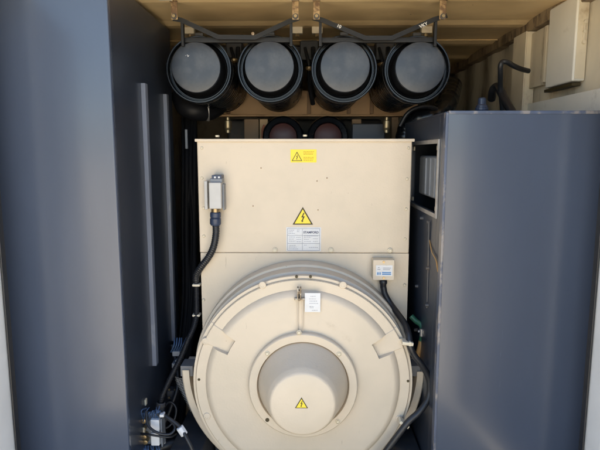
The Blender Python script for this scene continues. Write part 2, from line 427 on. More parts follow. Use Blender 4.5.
m = MB(); m.box((xr + .023, YRB - .02, FZ), (XR - .04, YRB - .001, ztR - .004)); m.build('back_panel', M['blueshade'], rc)
m = MB(); fw = .016   # bare metal frame round the opening
m.box((xr - .004, yo0 - fw, zo_b - fw), (xr + .0035, yo0 + .002, zo_t + fw), .001)
m.box((xr - .004, yo1 - .002, zo_b - fw), (xr + .0035, yo1 + fw, zo_t + fw), .001)
m.box((xr - .0035, yo0 + .0025, zo_t - .002), (xr + .0035, yo1 - .0025, zo_t + fw), .001)
m.box((xr - .0035, yo0 + .0025, zo_b - fw), (xr + .0035, yo1 - .0025, zo_b + .002), .001)
fr = m.build('opening_frame', M['steel'], rc, wn=True)
m = MB()
for yy in (yo0 + .02, yo1 - .02):
    for zz in (zo_t - .02, zo_b + .02):
        m.box((xr + .004, yy - .016, zz - .010), (xr + .012, yy + .022, zz + .010), .002)
m.build('corner_tab', M['cream'], fr, wn=True, each=True)
m = MB(); m.box((xr + .03, yo0 + .075, zo_b + .05), (xr + .16, yo1 - .06, zo_t - .055), .012, seg=3)
for i in range(3):
    yy = yo0 + .15 + i * .09; m.box((xr + .024, yy, zo_b + .06), (xr + .032, yy + .012, zo_t - .065), .002)
m.build('circuit_breaker', M['midgrey'], rc, wn=True)
m = MB()      # tube and clips on side
dt = depth_of(428.5, xr)
m.tube([P(429, 222, dt) + Vector((0, 0, 0)), P(428.5, 260, dt), P(427, 308, dt)], .0045, 8, smooth=False)
tb = m.build('side_tube', M['darkgrey'], rc)
m = MB()
for px, py in ((429, 222), (428, 268), (427.3, 305), (422, 218), (417, 286), (416, 330)):
    d = depth_of(px, xr, py); p = P(px, py, d); m.cyl((xr + .006, p.y, p.z), (xr - .010, p.y, p.z), .010, .007, seg=12)
m.build('rivet', M['darkgrey'], rc, each=True)
m = MB(); dd = depth_of(437, xr)
m.tube([P(429.5, 240, dt), P(432, 252, (dd + dt) / 2), P(436, 260, dd), P(438, 272, depth_of(438, xr))], .003, 6)
m.build('loose_wire', M['amber'], rc)

# ------------------------------------------------------------------ alternator
DA, DF = 2.50, 2.25
C0 = P(302.5, 384, DF); cx, cz = C0.x, C0.z
u = S(302.5, 384, DF)      # metres per photo pixel at the face of the bell
al = thing('alternator', 'large beige alternator with square terminal housing above a round end bell, in the middle', 'alternator', (cx, DA, FZ))
bl = P(197, 141, DA); br = P(412, 141, DA); zs = P(300, 252.5, DA).z; zl = P(202, 329, DA).z
xl, xrr = P(199.5, 240, DA).x, P(409.3, 240, DA).x
m = MB(); m.box((xl, DA, zs - .002), (xrr, DA + .75, bl.z), .005, seg=3)
m.box((xl - .008, DA - .012, bl.z - .004), (xrr + .010, DA + .76, bl.z + .010), .003)
hs = m.build('terminal_housing', M['beige'], al, wn=True)
m = MB(); m.box((xl + .004, DA - .003, zl), (xrr - .001, DA + .7, zs - .0028), .0008, seg=2)
m.build('lower_skirt', M['beige'], al, wn=True)
scr = [(202, 148), (202, 178), (203.5, 208), (204, 236), (408.5, 148), (407, 179), (406, 209), (405, 239),
       (202.5, 268), (203.5, 300), (404.5, 285), (261, 168), (317, 181), (327, 178), (253, 206), (318, 210)]
for i, (px, py) in enumerate(scr):
    y0 = DA - .0065 if py > 252 else DA; r = .0075 if i < 11 else .003
    p = P(px, py, y0); m = MB(); m.cyl((p.x, y0, p.z), (p.x, y0 - .005, p.z), r, r * .7, seg=16); m.build('screw', M['cream'] if i < 11 else M['brown'], al)
for px, py in ((275, 250), (331, 250), (390, 250.5)):
    p = P(px, py, DA - .006); m = MB(); m.cyl((p.x, DA + .002, p.z), (p.x, DA - .008, p.z), .012, seg=24, bev=.001)
    m.cyl((p.x, DA - .007, p.z), (p.x, DA - .014, p.z), .008, seg=6); m.build('bolt', M['cream'], al)
for px, py in ((217, 139.5), (305, 139)):
    p = P(px, py, DA - .01); m = MB(); m.cyl((p.x, DA, p.z + .012), (p.x, DA, p.z + .02), .010, seg=6); m.build('bolt', M['cream'], al)
# stator frame (cylinder) : band seen above the bell
Rb = 110 * u
m = MB()
prof = [(Rb * .985, 0), (Rb * .985, .215), (Rb * 1.0, .218), (Rb * 1.0, .238), (Rb * .97, .243), (Rb * .97, .252)]
m.lathe([(Rb * 1.045, 0), (Rb * 1.045, -.085), (Rb * 1.040, -.092), (Rb * 1.020, -.094), (Rb * 1.016, -.15), (Rb * 1.013, -.17), (Rb * .990, -.175), (Rb * .985, -.205), (Rb * 1.002, -.208), (Rb * 1.002, -.226), (Rb * .975, -.229), (Rb * .975, -.238)], (cx, DA - .005, cz), (0, 1, 0), 160)
m.build('stator_ring', M['beige'], al, sharp=30)
# end bell : polar relief
def relief(r, th):
    """height towards the viewer (m). r in photo px"""
    a = math.degrees(th)
    def ss(x, a_, b_): t = min(1, max(0, (x - a_) / (b_ - a_))); return t * t * (3 - 2 * t)
    dome = (.024 if r < 90 else 0 if r > 97 else .024 * math.sin((97 - r) / 7 * math.pi / 2) ** .7) + .011 * (1 - (r / 92) ** 2 if r < 92 else 0)
    for ac in (153 - 2.5, 27):
        if abs(a - ac) < 5.6 and r > 80.5: dome = .004
    h = dome
    if r > 107.0: h -= .014
    if 106.4 < r <= 107.0: h -= .006
    return h
rs = [0] + [5 * i for i in range(1, 11)] + [56, 62, 68, 74, 79, 80.4, 80.6, 83, 86, 88.5, 90, 91, 92.1, 93.2, 94.2, 95, 95.7, 96.2, 96.6, 96.85, 97, 97.2, 99, 102, 104.5, 106.3, 106.5, 106.9, 107.1, 109.2, 110]
NT = 900
m = MB(); bm = m.bm; rings = []
for r in rs:
    if r == 0: rings.append([bm.verts.new((cx, DF - relief(0, 0), cz))]); continue
    rg = []
    for i in range(NT):
        th = 2 * math.pi * i / NT - math.pi
        h = relief(r, th)
        rg.append(bm.verts.new((cx + r * u * math.cos(th), DF - h, cz + r * u * math.sin(th))))
    rings.append(rg)
rings.append([bm.verts.new((v.co.x, DF + .03, v.co.z)) for v in rings[-1]])
for A, B in zip(rings, rings[1:]):
    for i in range(NT):
        j = (i + 1) % NT
        bm.faces.new((A[0], B[i], B[j]) if len(A) == 1 else (A[i], B[i], B[j], A[j]))
bell = m.build('end_bell', M['beige'], al, sharp=34)
def on_bell(px, py, h=0): return P(px, py, DF - h)
for px, py in ((262.5, 285), (343, 285), (205.5, 341), (400.5, 342), (207, 416), (399, 418.5), (233, 470), (372, 470)):
    p = on_bell(px, py); m = MB()
    m.lathe([(.0165, 0), (.0165, .0045), (.0145, .0065), (.009, .007), (.0085, .0055), (0, .0055)], (p.x, DF + .002, p.z), (0, -1, 0), 28); m.build('bell_bolt', M['beige'], al)
for px, py in ((296.5, 276.8), (310.5, 276.8), (199, 379.5), (408, 381)):
    p = on_bell(px, py); m = MB(); m.cyl((p.x, DF + .01, p.z), (p.x, DF - .0012, p.z), .0062, seg=20); m.build('bolt_hole', M['ink'], al)
# central rib, clip
m = MB(); HB = .0375
for px in (297.6, 302.8):
    a = on_bell(px, 298, .045); b = on_bell(px, 332, .045); m.box((a.x - .0016, DF - HB - .001, b.z), (a.x + .0016, DF - .030, a.z), .0008)
m.build('seam_bead', M['beige'], al, wn=True)
a = on_bell(299.2, 287.5, .04); b = on_bell(299.2, 299, .045)
m = MB(); m.box((a.x - .009, DF - .052, b.z), (a.x - .003, DF - .02, a.z), .001); m.box((a.x + .003, DF - .052, b.z), (a.x + .009, DF - .02, a.z), .001)
m.box((a.x - .0085, DF - .046, (a.z + b.z) / 2 - .003), (a.x + .0085, DF - .02, (a.z + b.z) / 2 + .012), .001)
m.box((a.x - .022, DF - .050, b.z - .004), (a.x + .024, DF - .030, b.z + .004), .002)
m.cyl((a.x, DF - .03, b.z), (a.x, DF - .058, b.z), .006, seg=10)
m.build('lifting_clip', M['rust'], al, wn=True)
# hub flange and nose
HF = P(303, 386.5, DF - .06)
uf = S(303, 386, DF - .06); hx, hz = HF.x, HF.z
m = MB()
rf = 55 * uf; ri = 45.5 * uf
m.lathe([(ri, .02), (ri, -.0), (ri + .004, -.014), (rf - .006, -.016), (rf - .002, -.013), (rf, -.008), (rf, .03)], (hx, DF - .046, hz), (0, 1, 0), 128)
m.build('hub_flange', M['beige'], al, sharp=40)
NP = P(302.5, 405.5, 2.045); rn = 33.2 * S(302.5, 405, 2.045)
L_ = DF - .046 - 2.045
nose = MB()
nr = ri - .001
pr = [(nr, 0.01), (nr - .001, -.004)]
for t in (0.05, .2, .4, .6, .75, .85, .9): pr.append((nr - (nr - rn - .006) * t ** .92, -.004 - (L_ - .012) * t))
pr += [(rn + .004, -(L_ - .013)), (rn + .001, -(L_ - .007)), (rn - .004, -(L_ - .002)), (rn - .010, -L_), (rn * .5, -L_ - .0015), (0, -L_ - .002)]
nose.lathe(pr, (hx, DF - .046, hz), (0, 1, 0), 128)
# shear so that the tip centre sits where it does in the photo (the cover is slightly drooping)
nz_ = nose.bm.verts
for v in nz_:
    t = max(0, (DF - .046 - v.co.y) / L_); v.co.x += (NP.x - hx) * t * .8; v.co.z += (NP.z - hz) * t * .8
nc = nose.build('nose_cover', M['beige'], al, sharp=50)
nfx = hx + (NP.x - hx) * .8; nfz = hz + (NP.z - hz) * .8
for i, (px, py) in enumerate(((267.3, 353.5), (339, 354), (267.3, 420), (337.7, 421.5), (299, 332.5))):
    p = P(px, py, DF - .062); m = MB()
    if i == 2: m.cyl((p.x, DF - .05, p.z), (p.x, DF - .0630, p.z), .009, seg=20); m.build('bolt_hole', M['ink'], al)
    else:
        m.lathe([(.011, 0), (.011, .003), (.008, .005), (.0075, .002), (0, .002)], (p.x, DF - .061, p.z), (0, -1, 0), 24); m.cyl((p.x, DF - .061, p.z), (p.x, DF - .067, p.z), .0065, seg=6); m.build('flange_bolt', M['cream'], al)
# lower foot ring (half collar) left and right
DR = 2.34
Cc = P(302.5, 384, DF)
Ro = (302.5 - 181.5) * S(200, 375, DR); Ri = Rb * 1.075
m = MB()
pf = [(Ri, 0), (Ro - .006, 0), (Ro, .006), (Ro, .17), (Ri, .17), (Ri, 0)]
m.lathe(pf, (cx, DR, cz + .02), (0, 1, 0), 90, 0, 0) if False else None
bm = m.bm; rows = []
NA = 120
for i in range(NA + 1):
    th = math.pi + math.pi * i / NA
    rows.append([bm.verts.new((cx + r * math.cos(th), DR + h, cz + .022 + r * math.sin(th))) for r, h in pf[:-1]])
for A, B in zip(rows, rows[1:]):
    for k in range(5): bm.faces.new((A[k], A[(k + 1) % 5], B[(k + 1) % 5], B[k]))
bm.faces.new(rows[0]); bm.faces.new(rows[-1][::-1])
m.build('lower_collar', M['beige'], al, sharp=35)
m = MB(); m.lathe([(0, 0), (Rb * .93, 0), (Rb * .93, 1.2), (0, 1.2)], (cx, DA + .01, cz), (0, 1, 0), 64); m.build('stator_core', M['darkgrey'], al)
# grey ledge plates at both ends of the collar
for px in (187.5, 413.5):
    p = P(px, 368, DR + .03); w = .030
    m = MB(); m.box((p.x - w, DR + .012, p.z - .035), (p.x + w, DR + .10, p.z + .018), .003); m.build('ledge_plate', M['ledge'], al, wn=True)
# vent screen on left side of the collar
m = MB(); a = P(175, 377, DR + .11); b = P(187, 377, DR + .11)
for i in range(22):
    t = i / 21; q0 = a.lerp(P(190, 408, DR + .11), t); q1 = b.lerp(P(197, 408, DR + .11), t)
    m.tube([q0, q1 - Vector((0, 0, .018))], .0009, 4, smooth=False); m.tube([q0 + Vector((0, .002, -.018)), q1 + Vector((0, .002, 0))], .0009, 4, smooth=False)
m.build('vent_screen', M['grey'], al)

# ---- stickers
def tri_sticker(name, c, w, y, parent, thick=True):
    h = w * .87
    def tri(k): return [(c[0] - w / 2 * k, c[1] - h * .5 * k + h * .08 * (1 - k) * -1 * 0 - (h / 6) * (k - 1) * 0), (c[0] + w / 2 * k, c[1] - h * .5 * k), (c[0], c[1] + h * .5 * k)]
    cen = (c[0], c[1] - h / 6)
    T = [(-w / 2, -h / 3), (w / 2, -h / 3), (0, 2 * h / 3)]
    def sc(k): return [(cen[0] + x * k, cen[1] + z * k) for x, z in T]
    m = MB(); m.prism(sc(1.0), y - .0012, y); st = m.build(name, M['ink'], parent)
    m = MB(); m.prism(sc(.80), y - .0022, y - .0010); f = m.build('yellow_field', M['yellow'], st)
    s = h / 100
    bolt = [(4, 38), (-9, 6), (1, 6), (-6, -16), (-10, -14), (-4, -28), (4, -18), (0, -17), (11, 13), (1, 13), (10, 38)]
    m = MB(); m.prism([(cen[0] + x * s, cen[1] + (z * .82 + 3) * s) for x, z in bolt], y - .0032, y - .0020); m.build('bolt_symbol', M['ink'], st)
    return st
p = P(302.8, 215.8, DA); q = S(302, 216, DA)
tri_sticker('warning_triangle', (p.x, p.z), 20.5 * q, DA - .0005, al)
p = P(301.5, 402.5, 2.045); q = S(302, 403, 2.045)
tri_sticker('warning_triangle', (p.x, p.z), 13 * q, DF - .046 - L_ - .0022, al)
# rectangular yellow sticker
a = P(290.5, 149.5, DA); b = P(316.5, 162.5, DA)
m = MB(); m.box((a.x, DA - .0015, b.z), (b.x, DA - .0002, a.z)); ys = m.build('warning_sticker', M['yellow'], al)
q = S(300, 155, DA)
p = P(297, 156.3, DA); st = tri_sticker('warning_triangle', (p.x, p.z), 10.5 * q, DA - .0016, ys)
for row, py in enumerate((151.6, 153.0, 154.4, 157.4, 158.8, 160.4)):
    p0 = P(303.5, py, DA); x = p0.x; m = MB(); e = p0.x + (10.5 - (row % 3) * .6) * q
    while x < e:
        w = random.uniform(.004, .011); m.box((x, DA - .0024, p0.z - .0016), (min(e, x + w), DA - .0014, p0.z + .0016)); x += w + .0022
    m.build('print_line', M['inkbrown'], ys)
# name plate
a = P(286.2, 227.2, DA); b = P(321, 251.3, DA)
m = MB(); m.box((a.x, DA - .002, b.z), (b.x, DA - .0002, a.z), .0005); npl = m.build('name_plate', M['paper'], al)
q = S(303, 240, DA)
def pl(px, py): v = P(px, py, DA); return v.x, v.z
m = MB()
def hl(px0, px1, py, t=.0009):
    x0, z0 = pl(px0, py); x1, _ = pl(px1, py); m.box((x0, DA - .0028, z0 - t), (x1, DA - .0018, z0 + t))
def vl(px, py0, py1, t=.0009):
    x0, z0 = pl(px, py0); _, z1 = pl(px, py1); m.box((x0 - t, DA - .00275, z1), (x0 + t, DA - .0018, z0))
for py in (228.5, 235.3, 243.3, 250.3): hl(287.6, 319.6, py)
for px in (287.4, 302.4, 319.8): vl(px, 228.5, 250.3)
m.build('table_rule', M['inkgrey'], npl)
m = MB()
for px0, px1, py in ((288.5, 294, 230.2), (288.5, 293, 231.8), (288.5, 295, 233.4), (297, 299.5, 230), (297, 299.5, 231.5), (289, 295, 237), (289, 294, 239), (289, 295.5, 241),
                     (296, 301, 237.3), (296.5, 301, 239.4), (296.5, 301, 241.6), (289, 296, 245.3), (289, 297, 247), (289, 298, 248.8), (304, 311, 237.3), (304, 309, 239.2), (304, 311, 241.3),
                     (313, 318, 238.6), (313, 318, 241.3), (304, 307, 245), (309, 318, 247.3), (304, 318, 235.9)):
    x0, z0 = pl(px0, py); x1, _ = pl(px1, py); x = x0
    while x < x1:
        w = random.uniform(.003, .009); m.box((x, DA - .0026, z0 - .0011), (min(x1, x + w), DA - .0018, z0 + .0011)); x += w + .002
m.build('print_line', M['inkgrey'], npl)
x0, z0 = pl(311, 232.4)
text_obj('lettering', 'STAMFORD', .0150, (x0, DA - .0024, z0), M['inkdark'], npl, bold=.0006, sx=.96)
# paper label on the bell
yb = DF - .0355
a = P(304.8, 293, yb); b = P(320.3, 312, yb)
m = MB(); m.box((a.x, yb - .0012, b.z), (b.x, yb + .001, a.z)); plb = m.build('paper_label', M['paper'], al)
m = MB()
for px0, px1, py in ((310.5, 315.5, 296.3), (309, 316, 298.8), (309.5, 317, 301), (309.5, 318, 303.3), (309.5, 314, 306.5), (310, 313.5, 307.7), (312, 318, 310.2)):
    p0 = P(px0, py, yb); x = p0.x; e = P(px1, py, yb).x
    while x < e:
        w = random.uniform(.003, .008); m.box((x, yb - .0018, p0.z - .0011), (min(e, x + w), yb - .001, p0.z + .0011)); x += w + .002
m.build('print_line', M['inkgrey'], plb)

# ------------------------------------------------------------------ small junction box with sticker (right)
yj = DA - .007
a = P(373, 259.5, 2.44); b = P(394, 280, 2.44)
jb = thing('junction_box', 'small beige junction box with blue and white label at the right above the round bell', 'junction box', ((a.x + b.x) / 2, yj, b.z))
m = MB(); m.box((a.x, 2.44, b.z), (b.x, yj, a.z), .004, seg=3); m.build('box_body', M['cream'], jb, wn=True)
m = MB(); m.box((a.x + .001, 2.433, b.z + .001), (b.x - .001, 2.4395, a.z - .001), .0015); m.build('lid', M['beige'], jb, wn=True)
c1 = P(376, 265.2, 2.433); c2 = P(392.3, 276, 2.433)
m = MB(); m.box((c1.x, 2.4318, c2.z), (c2.x, 2.4332, c1.z)); jl = m.build('label_sticker', M['paper'], jb)
m = MB()
for px0, px1, py0, py1 in ((377.3, 378.6, 272.2, 274.8), (379.4, 380.6, 272.2, 274.8), (382, 391, 272.0, 273.2), (382, 391, 273.7, 274.9)):
    x0, z0 = P(px0, py0, 2.432).x, P(px0, py0, 2.432).z; x1, z1 = P(px1, py1, 2.432).x, P(px1, py1, 2.432).z
    m.box((x0, 2.4310, z1), (x1, 2.4320, z0))
m.build('blue_print', M['inkblue'], jl)
m = MB()
for px0, px1, py in ((383, 391, 268), (383, 390, 269.6), (378, 379.5, 267.5), (377.4, 380.4, 269.3)):
    p0 = P(px0, py, 2.432); p1 = P(px1, py, 2.432); m.box((p0.x, 2.4310, p0.z - .0013), (p1.x, 2.4320, p0.z + .0013))
m.build('print_line', M['inkgrey'], jl)
for py in (262.0, 278.0):
    p = P(383.7, py, 2.433); m = MB(); m.cyl((p.x, 2.434, p.z), (p.x, 2.429, p.z), .0055, seg=16); m.build('screw', M['brass'], jb)

# right cable
def cable(pts, r, name, mat, rib=0, ribp=.01, parent=None, seg=14):
    m = MB(); m.tube([P(*p) for p in pts], r, seg, rib, ribp); return m.build(name, mat, parent, sharp=60)
rcab = thing('cable', 'black cable running from the small beige junction box down the right side of the bell', 'cable', tuple(P(383, 284, 2.46)))
g0 = P(383.3, 280, 2.462); g1 = P(383.3, 290, 2.462)
m = MB(); m.lathe([(.017, 0), (.019, .004), (.019, .014), (.015, .022), (.015, .036), (.012, .048), (0, .048)], g0, g1 - g0, 20); m.build('cable_gland', M['black'], rcab)
cable([(383.5, 287, 2.46), (385, 294, 2.455), (390, 303, 2.44), (398, 314, 2.38), (405, 324, 2.30), (408.5, 334, 2.24), (410, 345, 2.215), (414, 355, 2.215), (421, 364, 2.22), (427.5, 375, 2.23),
       (430, 387, 2.23), (428, 399, 2.22), (420, 411, 2.205), (409, 421, 2.195), (401, 431, 2.19), (392, 443, 2.19), (380, 458, 2.19), (360, 478, 2.2)], .0145, 'cable_sheath', M['black'], parent=rcab)
for px, py, ang in ((408, 342.5, 8), (404.5, 423, 35)):
    p = P(px - 1, py, 2.215)
    m = MB(); rot = Matrix.Rotation(R(ang), 3, 'Y')
    m.box((p.x - .024, p.y - .020, p.z - .008), (p.x + .026, p.y + .03, p.z + .008), .004, rot=rot)
    m.box((p.x + .006, p.y - .022, p.z - .010), (p.x + .016, p.y + .02, p.z + .010), .003, rot=rot)
    m.build('cable_clamp', M['cream'], rcab, wn=True)

# ------------------------------------------------------------------ silver connector (left)
yk = DA
kc = thing('connector_box', 'light grey metal connector housing on the upper left of the alternator front', 'connector', tuple(P(215, 195, DA)))
a = P(208.5, 182.5, 2.41); b = P(221.5, 209, 2.41)
m = MB(); m.box((a.x, 2.41, b.z), (b.x, DA - .001, a.z), .005, seg=3); m.build('housing', M['grey'], kc, wn=True)
a2 = P(203.8, 181, 2.45); b2 = P(207.8, 209.5, 2.45)
m = MB(); m.box((a2.x, 2.45, b2.z), (b2.x, DA - .0012, a2.z), .003); m.build('side_cover', M['grey'], kc, wn=True)
m = MB(); m.box((a.x + .002, 2.43, a.z - .002), (b.x + .002, DA - .002, a.z + .018), .004); m.box((b.x + .0005, 2.44, b.z - .01), (b.x + .008, DA - .003, a.z - .01), .002); m.build('hood', M['midgrey'], kc, wn=True)
a3 = P(212, 175, 2.44); b3 = P(222, 179.5, 2.44)
m = MB(); m.box((a3.x, 2.43, b3.z), (b3.x, DA - .003, a3.z), .002); lv = m.build('latch', M['bluegland'], kc, wn=True)
m = MB()
for px in (215, 219):
    p = P(px, 177.3, 2.43); m.cyl((p.x, 2.432, p.z), (p.x, 2.427, p.z), .0045, seg=12)
m.build('pin', M['paper'], lv, each=True)
for px, py in ((223.5, 186), (223.5, 204)):
    p = P(px, py, 2.46); m = MB(); m.cyl((p.x - .01, 2.46, p.z), (p.x + .002, 2.46, p.z), .007, seg=8); m.build('latch_pin', M['steel'], kc)
g0 = P(215.5, 208.5, 2.45); g1 = P(215.5, 227, 2.45)
m = MB(); m.lathe([(.020, 0), (.020, .018), (0, .018)], g0, g1 - g0, 20); m.build('gland_neck', M['brass'], kc)
lh = thing('conduit', 'black ribbed conduit dropping from the light grey connector down the left edge of the alternator', 'conduit', tuple(g0))
gb = P(215.5, 212, 2.45)
m = MB(); m.lathe([(.022, 0), (.026, .004), (.026, .024), (.023, .028), (.027, .032), (.027, .056), (.022, .064), (0, .064)], gb, g1 - gb, 12); m.build('gland_nut', M['bluegland'], lh)
cable([(215.5, 222, 2.45), (216, 233, 2.45), (213.5, 247, 2.45), (208, 258, 2.46), (201, 267, 2.47), (196.5, 275, 2.49), (196.2, 281, 2.50)], .0165, 'conduit_sheath', M['black'], rib=.07, ribp=.011, parent=lh, seg=16)
cable([(196.3, 279, 2.50), (196.5, 287, 2.50), (196.7, 300, 2.50), (196.5, 315, 2.49), (193.5, 328, 2.47), (188, 340, 2.45),
       (182, 355, 2.43), (174, 371, 2.40), (167, 385, 2.38), (162, 397, 2.36), (160.5, 404, 2.36)], .0130, 'conduit_sheath', M['dullblack'], rib=.07, ribp=.009, parent=lh, seg=16)
for px, py in ((197, 284.5), (197, 314.5)):
    p = P(px, py, 2.5); m = MB(); m.box((p.x - .020, 2.478, p.z - .006), (p.x + .018, 2.52, p.z + .006), .004); m.build('hose_clip', M['cream'], lh, wn=True)
g0 = P(161, 402, 2.36); g1 = P(160.5, 412, 2.36)
m = MB(); m.lathe([(.019, 0), (.022, .003), (.022, .02), (.019, .024), (.019, .045), (0, .045)], g0, g1 - g0, 12); m.build('end_gland', M['darkgrey'], lh)

# ------------------------------------------------------------------ air filters
def make_filter():
    t = thing('air_filter', '', 'air filter', (0, 0, 0), 'black cylindrical air filters hanging under the ceiling')
    Rf = .161; L = .78
    m = MB()
    pr = [(Rf - .030, .10), (Rf - .026, .030), (Rf - .022, .026), (Rf - .018, .026), (Rf - .016, .030), (Rf - .013, .030), (Rf - .011, .004), (Rf - .008, 0), (Rf - .003, 0), (Rf, .004), (Rf, .022), (Rf - .006, .026), (Rf - .006, .05), (Rf - .001, .054), (Rf - .001, .066), (Rf - .008, .07)]
    y_ = .09
    while y_ < L - .05:
        pr += [(Rf - .010, y_), (Rf - .010, y_ + .03), (Rf - .016, y_ + .034), (Rf - .016, y_ + .042)]; y_ += .05
    pr += [(Rf - .01, L - .03), (Rf - .03, L), (0, L)]
    m.lathe(pr, (0, 0, 0), (0, 1, 0), 96); m.build('canister', M['blackgloss'], t, sharp=30)
    m = MB(); m.lathe([(Rf - .028, .06), (.122, .065), (.119, .0), (.117, -.055), (.1165, -.06)], (0, 0, 0), (0, 1, 0), 96); m.build('neck', M['pitch'], t, sharp=30)
    m = MB(); m.lathe([(.1175, -.050), (.1175, -.062), (.1155, -.066), (.105, -.068), (.06, -.0690), (.03, -.0693), (.0, -.0693)], (0, 0, 0), (0, 1, 0), 96); m.build('end_cap', M['cap'], t, sharp=30)
    m = MB(); m.lathe([(Rf + .002, .028), (Rf + .002, .046)], (0, 0, 0), (0, 1, 0), 96)
    m.box((-.02, .024, Rf), (.02, .05, Rf + .018), .003)
    m.build('clamp_band', M['darkgrey'], t, sharp=30)
    return t
flabels = ['leftmost black air filter canister, its grey cap marked by a white chip', 'second black air filter canister from the left, above the yellow sticker side',
           'third black air filter canister from the left, left of the rightmost one', 'rightmost black air filter canister, nearest the cream wall box']
flt = make_filter()
YCAN = 2.62
for i, (px, py) in enumerate(((198.7, 69.5), (270.3, 68.8), (344.2, 69.0), (417.3, 69.5))):
    o = flt if i == 0 else copy_tree(flt)
    p = P(px, py, YCAN); o.location = p; o['label'] = flabels[i]
    if i: o.rotation_euler = (0, R((0, 40, 170, 250)[i]) * 0, 0)
bpy.context.view_layer.update()
# chip on first cap
p = P(188.3, 56.5, YCAN - .066)
m = MB()
for dx, dz, r in ((0, 0, .0038), (.002, -.006, .0034), (.001, -.011, .0022), (-.004, .006, .0026), (.003, .004, .0018), (-.012, .004, .0014), (.001, -.018, .0013), (.010, -.001, .0010)):
    m.cyl((p.x + dx, p.y + .004, p.z + dz), (p.x + dx, p.y - .003, p.z + dz), r * 1.1, r * .8, seg=7)
ch = m.build('paint_chip', M['paper']); ch.parent = flt; ch.matrix_parent_inverse = Matrix.Translation(-flt.location)

# ------------------------------------------------------------------ hanger frames
def hanger(lab, A, B, Lx, Rx, marks):
    t = thing('hanger_frame', lab, 'bracket', tuple(P((Lx + Rx) / 2, 37, 2.54)), 'black strap hangers between the ceiling and the air filters')
    d = 2.53
    m = MB(); m.strip([P(x, y, d) for x, y in A], .021, .006); m.build('strap', M['strapblack'], t)
    m = MB()
    for x in (Lx, Rx):
        a = P(x, 18, d); b = P(x, 46, d); m.box((a.x - .0065, d + .004, b.z), (a.x + .0065, d + .030, a.z), .002)
    m.build('upright', M['strapblack'], t, wn=True, each=True)
    m = MB(); a = P(Lx, 38.5, d); b = P(Rx, 38.5, d); m.box((a.x, d + .032, a.z - .012), (b.x, d + .06, a.z + .012), .003); m.build('cross_bar', M['strapblack'], t, wn=True)
    for x in B:
        p = P(x[0], x[1], d); m = MB(); m.cyl((p.x, d - .003, p.z), (p.x, d - .010, p.z), .008, seg=6, bev=.001); m.build('nut', M['rust'], t)
    for s, x, y, ang in marks:
        p = P(x, y, d - .0035); text_obj('chalk_mark', s, .021, p, M['paper'], t, bold=.0003, rot=(R(90), R(ang), 0))
    return t
hanger('black strap hanger over the two left air filters', [(173, 18.5), (181, 20), (218, 37), (255, 37.5), (290, 21), (299, 18)], [(253, 34)], 181.5, 291, [])
hanger('black strap hanger over the two right air filters, with chalk marks on it', [(313, 18), (322, 20), (365, 38), (392, 38), (434, 19.5), (447, 15.5)], [], 320.5, 436.5, [('10', 339, 26.3, 24), ('VKY', 423.5, 25.2, -24)])

# ------------------------------------------------------------------ things on the right wall
XW = XR
def wall_box(name, lab, cat, px_near, px_far, X, zt, zb_, mat, bev=.01):
    d0 = depth_of(px_near, X); d1 = depth_of(px_far, X)
    m = MB(); m.box((X, d0, zb_), (XW - .002, d1, zt), bev, seg=3); return m, d0, d1
X = XW - .058
d0 = depth_of(573.5, X, 60); d1 = depth_of(546.5, X, 60); zb_ = P(573, 81, d0).z
wb = thing('wall_box', 'large cream electrical box fixed high on the right container wall', 'electrical box', (X, d0, zb_))
m = MB(); m.box((X, d0, zb_), (XW - .001, d1, CZ - .014), .008, seg=3); m.build('box_body', M['lowwall'], wb, wn=True)
m = MB(); m.box((X + .008, d0 - .004, zb_ + .01), (XW - .006, d0 + .001, CZ - .02), .002); fp = m.build('door', M['cream'], wb, wn=True)
m = MB(); pz = P(578, 32, d0).z; m.box((X + .030, d0 - .012, pz - .05), (X + .040, d0 - .004, pz + .05), .002)
for dz in (-.045, 0, .04): m.cyl((X + .035, d0 - .004, pz + dz), (X + .035, d0 - .018, pz + dz), .008, seg=10)
m.build('hasp', M['cream'], fp, wn=True)
m = MB(); m.box((X + .01, d0 + .02, zb_ - .018), (XW - .01, d1 + .03, zb_ - .004), .002); m.build('base_rail', M['ink'], wb, wn=True)
# recessed panel
X2 = XW - .035; da = depth_of(545, X2, 60); db = depth_of(527, X2, 60)
wp = thing('wall_panel', 'thin grey brown panel with cream edge strip, left of the large cream box', 'panel', (X2, da, CAMZ + .3))
zt2 = P(536, 30, (da + db) / 2).z; zb2 = P(536, 87, (da + db) / 2).z
m = MB(); m.box((X2 + .006, da + .03, zb2), (XW - .002, db, zt2), .004); m.build('panel_sheet', M['wall'], wp, wn=True)
m = MB(); m.box((X2, da, zb2 + .01), (X2 + .02, da + .028, zt2), .004); m.build('edge_strip', M['cream'], wp, wn=True)
X3 = XW - .06; dc = depth_of(523.5, X3, 80); dd_ = depth_of(511.5, X3, 80)
m = MB(); zt3 = P(517, 31, dc).z; zb3 = P(517, 113, dc).z - .05
m.box((X3, dc, zb3), (X3 + .006, dd_, zt3), .002); m.box((X3 + .0065, dc, zb3), (XW - .002, dc + .006, zt3 - .002), .002); m.box((X3 + .0065, dd_ - .006, zb3), (XW - .002, dd_, zt3), .002)
tag(m.build('wall_channel', M['cream'], wn=True), 'upright cream steel channel on the right wall behind the looping black hose', 'channel')
